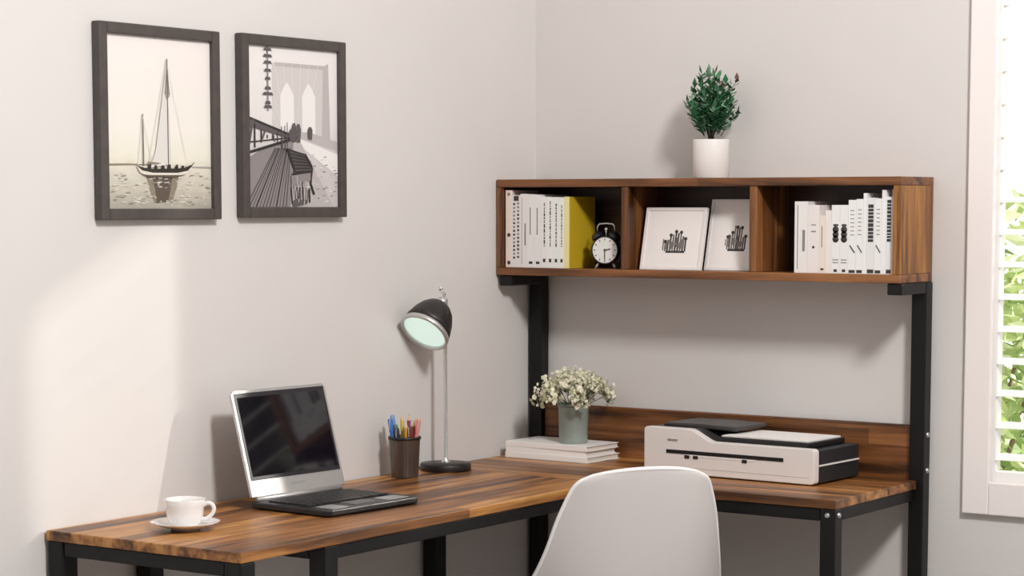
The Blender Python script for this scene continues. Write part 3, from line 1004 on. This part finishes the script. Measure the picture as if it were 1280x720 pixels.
for k in range(NB):
    a = 2 * PI * k * 0.382
    f = math.sqrt((k + .5) / NB)
    base = Vector((0.010 * math.cos(a) * f, 0.010 * math.sin(a) * f, 0.08))
    tipv = Vector((0.066 * f * math.cos(a), 0.060 * f * math.sin(a), 0.248 - 0.105 * f * f + rb.uniform(-.008, .008)))
    if k == 33:
        tipv = r_ * 0.058 + Vector((0, 0, 0.225))
    if k == 32:
        tipv = r_ * 0.045 + Vector((0, 0, 0.215))
    mid = base.lerp(tipv, 0.5) + Vector((0.006 * f * math.cos(a), 0.006 * f * math.sin(a), 0.012 * f))
    if k < 7:
        MB().tube([base, mid, tipv], [0.0022, 0.0017, 0.0008], 6).build('stem', mat('plant_stem', '#4b3f2e', 0.7), t)
    else:
        leaves.use(0).tube([base.lerp(mid, 0.4), mid, tipv], [0.0012, 0.001, 0.0006], 5)
    for q in range(22):
        u = 0.30 + 0.70 * q / 21
        p = base * (1 - u) ** 2 + mid * 2 * u * (1 - u) + tipv * u * u
        aa = q * 2.4 + k
        out = Vector((math.cos(aa), math.sin(aa), rb.uniform(0.2, 0.9))).normalized()
        side = out.cross(Vector((0, 0, 1))).normalized()
        nrm = side.cross(out)
        ln = rb.uniform(0.017, 0.027)
        wd = ln * 0.27
        if q == 21:
            out = Vector((rb.uniform(-.3, .3), rb.uniform(-.3, .3), 1)).normalized()
        leaves.use(3 if (q > 19 and k % 11 == 0) else rb.choice((0, 0, 1, 1, 2)))
        leaves.add([p, p + out * ln * 0.5 + side * wd - nrm * 0.0012, p + out * ln, p + out * ln * 0.5 - side * wd - nrm * 0.0012, p + out * ln * 0.5],
                   [(0, 1, 4), (1, 2, 4), (2, 3, 4), (3, 0, 4)])
leaves.build('foliage', lm, t)

# ------------------------------------------------------------------ books in the hutch
SH_Z = HZ0 + PT + 0.0004
ink = mat('spine_ink', '#3a3634', 0.6)
greyink = mat('spine_grey_ink', '#8f8884', 0.6)
coverms = {}


def cover_mat(c):
    if c not in coverms:
        coverms[c] = mat('book_cover_' + str(len(coverms)), c, 0.5)
    return coverms[c]


def book(x0, w, h, d, y0, color, style, label, group, side=None):
    """Upright book; spine faces the room (-y)."""
    o = tag(empty('book', (x0, y0, SH_Z)), label, 'book', group)
    cm = cover_mat(color)
    b = MB()
    b.box(0, w, 0, 0.003, 0, h)
    b.box(0, 0.002, 0.003, d, 0, h)
    b.use(1 if side else 0).box(w - 0.002, w, 0.003, d, 0, h)
    MB().box(0.0022, w - 0.0022, 0.0032, d - 0.004, 0.003, h - 0.004).build('pages', paper, o)
    k = b
    rr = random.Random(int(x0 * 10000))

    def mk(u0, u1, v0, v1, m=0):
        k.use(m + 2).box(u0 * w, u1 * w, -0.0003, 0, v0 * h, v1 * h)
    if style == 'dots':
        for v in (.06, .42):
            k.use(2).lathe([(0.0, 0.0), (0.0048, 0.0), (0.0048, 0.0003), (0, 0.0003)], 14, (w / 2, 0, v * h), (0, -1, 0), caps=False)
        k.use(3).lathe([(0.0, 0.0), (0.004, 0.0), (0.004, 0.0003), (0, 0.0003)], 14, (w / 2, 0, .95 * h), (0, -1, 0), caps=False)
    elif style == 'pattern':
        for q in range(15):
            v = .12 + q * .053
            mk(.12, .36, v, v + .03, rr.choice((0, 1)))
            mk(.62, .86, v + .01, v + .04, rr.choice((0, 1)))
        mk(.2, .8, .92, .99, 0)
    elif style == 'text':
        v = .30
        while v < .90:
            l = rr.uniform(.02, .06)
            mk(.42, .62, v, v + l, 0 if rr.random() < .5 else 1)
            v += l + .012
        mk(.3, .7, .08, .13, 0)
    elif style == 'faint':
        mk(.35, .5, .45, .82, 1)
        mk(.25, .75, .05, .085, 0)
    elif style == 'grey':
        mk(.2, .26, .05, .95, 1)
        mk(.6, .8, .3, .6, 1)
    elif style == 'blobs':
        for v in (.50, .57, .64):
            k.use(2).lathe([(0.0, 0.0), (w * .38, 0.0), (w * .38, 0.0003), (0, 0.0003)], 14, (w / 2, 0, v * h), (0, -1, 0), caps=False)
        mk(.2, .8, .69, .72, 0)
        mk(.15, .85, .15, .165, 1)
        mk(.15, .85, .19, .205, 1)
        mk(.3, .7, .02, .06, 0)
    elif style == 'slash':
        for q in range(5):
            mk(.18 + .13 * q, .34 + .13 * q, .36 - .02 * q, .385 - .02 * q, 0)
        for q in range(7):
            mk(.25, .75, .52 + q * .055, .532 + q * .055, 1)
        mk(.1, .9, .01, .05, 0)
    elif style == 'band':
        v = .42
        while v < .92:
            l = rr.uniform(.025, .05)
            mk(.15, .85, v, v + l, 0)
            v += l + .010
        mk(.08, .92, .01, .06, 0)
    elif style == 'spot':
        k.use(2).lathe([(0.0, 0.0), (0.003, 0.0), (0.003, 0.0003), (0, 0.0003)], 12, (w / 2, 0, .38 * h), (0, -1, 0), caps=False)
        mk(.3, .7, .6, .62, 1)
        mk(.3, .7, .7, .715, 1)
    b.build('cover', [cm, cover_mat(side or color), ink, greyink], o)
    return o


GL = 'books at the left end of the hutch'
x = 0.0245
left = [(0.0195, 0.188, '#efdfd4', 'dots', 'cream book with round dark dots, first at the left end of the hutch'),
        (0.0240, 0.176, '#e6e2e2', 'pattern', 'white book with a dark patterned spine beside the dotted cream book'),
        (0.0205, 0.179, '#ebe5e4', 'grey', 'plain white book with grey spine, third from the left in the hutch'),
        (0.0205, 0.178, '#ece8e7', 'faint', 'white book with faint spine text, fourth from the left in the hutch'),
        (0.0205, 0.177, '#ebe8e8', 'faint', 'white book, fifth from the left end of the hutch'),
        (0.0175, 0.172, '#efeaea', 'text', 'white book with dark title, sixth from the left end of the hutch'),
        (0.0170, 0.171, '#eef0ec', 'text', 'white book with dark title, third before the yellow book'),
        (0.0170, 0.171, '#eeefec', 'text', 'white book with dark title, second before the yellow book'),
        (0.0150, 0.170, '#f1f2ea', 'text', 'narrow white book leaning against the yellow book')]
for (w, h, c, stl, lb) in left:
    book(x, w - 0.0004, h, 0.115, -0.168, c, stl, lb, GL)
    x += w
book(x, 0.0135, 0.172, 0.118, -0.168, '#eee6a0', 'none', 'yellow covered book beside the black alarm clock', GL, side='#cfae25')

GR = 'books at the right end of the hutch'
right = [(0.0330, 0.160, '#efebea', 'grey', 'wide white book, first at the left of the right-hand row'),
         (0.0290, 0.152, '#efe8e6', 'spot', 'white book with one dark spot, second in the right-hand row'),
         (0.0150, 0.128, '#eee2d6', 'faint', 'short cream book in the right-hand row of the hutch'),
         (0.0150, 0.140, '#f0e9e4', 'none', 'narrow cream white book beside the two books with dark blobs'),
         (0.0205, 0.152, '#f0efef', 'blobs', 'white book with dark blobs on its spine, left of its twin'),
         (0.0205, 0.152, '#efeeee', 'blobs', 'white book with dark blobs on its spine, right of its twin'),
         (0.0190, 0.163, '#f1f1f1', 'slash', 'white book with a dark slash, beside the books with dark blobs'),
         (0.0170, 0.165, '#f0f0f0', 'slash', 'white book with a dark slash, left of the narrow tall one'),
         (0.0090, 0.178, '#f2f2f2', 'none', 'narrow tall blank white book between slashed and dark lettered books'),
         (0.0185, 0.168, '#e9e9ea', 'band', 'white book with a broad column of dark letters on its spine'),
         (0.0170, 0.166, '#f0f0f0', 'slash', 'white slashed book right of the dark lettered column'),
         (0.0105, 0.185, '#f2f2f3', 'none', 'tallest narrow white book in the right-hand row'),
         (0.0140, 0.170, '#ececec', 'band', 'white book with dark letters, second from the right end'),
         (0.0070, 0.186, '#efd9d0', 'none', 'thin pinkish book against the right side panel')]
tot = sum(r[0] for r in right)
x = 1.0575 - tot
for (w, h, c, stl, lb) in right:
    book(x, w - 0.0004, h, 0.105, -0.163, c, stl, lb, GR)
    x += w

# ------------------------------------------------------------------ alarm clock
t = tag(empty('alarm_clock', (0.290, -0.128, SH_Z), math.radians(14)), 'black twin-bell alarm clock in the left hutch compartment', 'clock')
M['clock'] = mat('clock_black', '#17161a', 0.3)
CR, CZ = 0.0345, 0.044
F = (0, -1, 0)
MB().lathe([(0.0, -0.020), (0.026, -0.020), (0.033, -0.014), (CR, -0.004), (CR, 0.010), (0.0325, 0.0125), (0.0310, 0.0100), (0.0, 0.0100)], 48, (0, 0, CZ), F, caps=False).build('case', M['clock'], t)
dial = MB().lathe([(0.0, 0.0103), (0.0308, 0.0103)], 48, (0, 0, CZ), F, caps=False).build('dial', mat('clock_dial', '#e7e5e0', 0.5), t)
b = MB()
for k in range(12):
    a = 2 * PI * k / 12
    px, pz = 0.0260 * math.sin(a), CZ + 0.0260 * math.cos(a)
    b.xf = Matrix.Translation((px, -0.0106, pz)) @ Matrix.Rotation(a, 4, 'Y')
    b.box(-0.0009, 0.0009, -0.0003, 0.0003, -0.0026, 0.0026)
b.xf = None
b.build('hour_marks', ink, dial)
b = MB()
b.xf = Matrix.Translation((0, -0.0112, CZ)) @ Matrix.Rotation(PI, 4, 'Y')
b.box(-0.0010, 0.0010, -0.0004, 0.0004, -0.004, 0.0225)
b.build('minute_hand', ink, dial)
b = MB()
b.xf = Matrix.Translation((0, -0.0114, CZ)) @ Matrix.Rotation(math.radians(78), 4, 'Y')
b.box(-0.0013, 0.0013, -0.0004, 0.0004, -0.003, 0.0145)
b.build('hour_hand', ink, dial)
for sgn in (-1, 1):
    axb = Vector((sgn * 0.55, 0, 0.83))
    MB().lathe([(0.0155, 0.0), (0.0150, 0.006), (0.0110, 0.011), (0.004, 0.0135), (0.0, 0.0138)], 24, Vector((0, 0, CZ)) + axb * 0.0365, axb, caps=False).build('bell', mat('clock_bell', '#3a383b', 0.25, 0.7), t)
    MB().tube([Vector((sgn * 0.016, 0, CZ - 0.028)), Vector((sgn * 0.026, -0.004, 0.0))], [0.0035, 0.0028], 10).build('foot', M['silver'], t)
b = MB()
hp = [(-0.022, 0, CZ + 0.046), (-0.0215, 0, CZ + 0.057), (-0.017, 0, CZ + 0.0625), (0, 0, CZ + 0.064), (0.017, 0, CZ + 0.0625), (0.0215, 0, CZ + 0.057), (0.022, 0, CZ + 0.046)]
b.tube(hp, 0.0020, 8)
b.build('handle', M['silver'], t)
b = MB()
b.tube([(0, 0, CZ + CR - 0.001), (0, 0, CZ + 0.050)], 0.0014, 6)
b.ball((0, 0, CZ + 0.050), 0.0042)
b.build('hammer', M['silver'], t)

# ------------------------------------------------------------------ small prints leaning in the middle compartment
M['card'] = mat('white_picture_board', '#e9e3e1', 0.45)
M['mount'] = mat('white_mount', '#efe9e6', 0.5)


def small_print(x0, w, h, y0, lean, label, seed):
    o = tag(empty('photo_frame', (x0, y0, SH_Z + 0.0002)), label, 'photo frame', 'white photo frames in the middle of the hutch')
    o.rotation_euler = (-lean, 0, 0)
    b = MB()
    bb, d = 0.008, 0.010
    b.box(0, bb, 0, d, 0, h)
    b.box(w - bb, w, 0, d, 0, h)
    b.box(bb, w - bb, 0, d, 0, bb)
    b.box(bb, w - bb, 0, d, h - bb, h)
    b.build('frame', M['card'], o, bevel=0.001)
    MB().box(bb, w - bb, 0.008, d - 0.0004, bb, h - bb).build('backing', M['dark'], o)
    p = MB()
    p.box(bb, w - bb, 0.0025, 0.0078, bb, h - bb)
    rr = random.Random(seed)
    n = [0]

    def q(m, u0, v0, u1, v1):
        n[0] += 1
        p.use(m).box(u0 * w, u1 * w, 0.0025 - 0.00003 * n[0], 0.0024, v0 * h, v1 * h)
    q(1, .39, .275, .70, .31)
    for k in range(9):
        u = .36 + k * .041
        top = .42 + .22 * (1 - abs(k - 4) / 5) + rr.uniform(-.04, .05)
        q(1 if k % 3 else 2, u, .30, u + .026, top)
        if k % 2 == 0:
            p.use(1).lathe([(0.0, 0.0), (0.0042, 0.0), (0.0042, 0.0006), (0, 0.0006)], 10, ((u + .013) * w, 0.0025, (top + .01) * h), (0, -1, 0), caps=False)
    for k in range(7):
        q(2, .33 + k * .055, .30 + rr.uniform(0, .08), .35 + k * .055, .44 + rr.uniform(0, .10))
    for k in range(5):
        q(2, .41 + k * .055, .33 + rr.uniform(0, .1), .455 + k * .055, .35 + rr.uniform(0, .12) + .03)
    p.build('print', [M['mount'], ink, mat('print_soft_grey', '#77706d', 0.6)], o)
    b = MB()
    ph = h * 0.62
    b.xf = Matrix.Rotation(lean + 0.25, 4, 'X')
    b.box(w * .44, w * .56, 0.012, 0.015, 0.012, ph * .9)
    return o


small_print(0.397, 0.165, 0.150, -0.151, 0.225, 'white photo frame with a dark sketch, left of the pair in the hutch', 4)
small_print(0.556, 0.142, 0.170, -0.124, 0.235, 'taller white photo frame partly behind the hutch divider', 9)

# ------------------------------------------------------------------ shell chair
BD = math.radians(-36)                                  # direction the chair's back points to
back_dir = Vector((math.cos(BD), math.sin(BD), 0))
top_pt = Vector((0.777, -0.733, 0))
root = top_pt - back_dir * 0.215
t = tag(empty('shell_chair', (root.x, root.y, 0), BD + PI), 'white moulded shell chair tucked in at the desk corner', 'chair')
M['shell'] = mat('white_shell', '#d3cdcc', 0.36, coat=0.15)
# centre line: (forward, height, half width, forward wrap of the sides, upward wrap)
CL = [(0.225, 0.432, 0.170, 0.0, 0.000), (0.215, 0.448, 0.195, 0.0, 0.004), (0.150, 0.446, 0.222, 0.0, 0.020), (0.050, 0.432, 0.236, 0.0, 0.044), (-0.050, 0.430, 0.240, 0.03, 0.062),
      (-0.130, 0.452, 0.238, 0.085, 0.064), (-0.168, 0.505, 0.228, 0.100, 0.045), (-0.186, 0.575, 0.212, 0.086, 0.020), (-0.197, 0.650, 0.196, 0.070, 0.0),
      (-0.206, 0.720, 0.179, 0.056, -0.002), (-0.213, 0.780, 0.159, 0.044, -0.006), (-0.216, 0.810, 0.144, 0.036, -0.012), (-0.217, 0.826, 0.116, 0.026, -0.014)]


def cat(p0, p1, p2, p3, u):
    return tuple(0.5 * ((2 * b_) + (-a_ + c_) * u + (2 * a_ - 5 * b_ + 4 * c_ - d_) * u * u + (-a_ + 3 * b_ - 3 * c_ + d_) * u ** 3) for a_, b_, c_, d_ in zip(p0, p1, p2, p3))


rowsC = []
for i in range(len(CL) - 1):
    for s_ in range(5):
        rowsC.append(cat(CL[max(i - 1, 0)], CL[i], CL[i + 1], CL[min(i + 2, len(CL) - 1)], s_ / 5))
rowsC.append(CL[-1])
NU = 33
vs, fs = [], []
for (fx, z, hw, wf, wu) in rowsC:
    for k in range(NU):
        u = -1 + 2 * k / (NU - 1)
        s2 = abs(u) ** 2.4
        vs.append((fx + wf * s2, u * hw, z + wu * s2))
for i in range(len(rowsC) - 1):
    for k in range(NU - 1):
        a = i * NU + k
        fs.append((a, a + 1, a + NU + 1, a + NU))
b = MB()
b.add(vs, fs, True)
shell = b.build('seat_shell', M['shell'], t)
so = shell.modifiers.new('thickness', 'SOLIDIFY')
so.thickness = 0.007
so.offset = 0
bv = shell.modifiers.new('edge', 'BEVEL')
bv.width = 0.0025
bv.segments = 2
bv.limit_method = 'ANGLE'
bv.angle_limit = math.radians(50)
nr = len(rowsC)
rim = [vs[i * NU] for i in range(nr)] + [vs[(nr - 1) * NU + k] for k in range(1, NU)] + [vs[i * NU + NU - 1] for i in range(nr - 2, -1, -1)] + [vs[k] for k in range(NU - 2, 0, -1)]
b = MB()
b.tube(rim + [rim[0]], 0.0050, 8, caps=False)
b.build('rolled_rim', mat('white_rim', '#f4f1f0', 0.3), shell)
M['beech'] = wood('beech_leg', 'z', [(0.2, '#b48a5c'), (0.5, '#c99f70'), (0.8, '#d9b587')], plank=0.05)
for (sx, sy) in ((0.13, 0.15), (0.13, -0.15), (-0.10, 0.15), (-0.10, -0.15)):
    MB().tube([(sx * 0.75, sy * 0.72, 0.405), (sx * 1.35, sy * 1.30, 0.0)], [0.015, 0.010], 14).build('leg', M['beech'], t)
b = MB()
b.tube([(0.098, 0.108, 0.400), (-0.075, -0.108, 0.400)], 0.006, 8)
b.tube([(0.098, -0.108, 0.400), (-0.075, 0.108, 0.400)], 0.006, 8)
for (sx, sy) in ((0.098, 0.108), (0.098, -0.108), (-0.075, 0.108), (-0.075, -0.108)):
    b.tube([(sx, sy, 0.398), (sx * 0.85, sy * 0.8, 0.437)], 0.007, 8)
b.build('brace', M['black'], t)
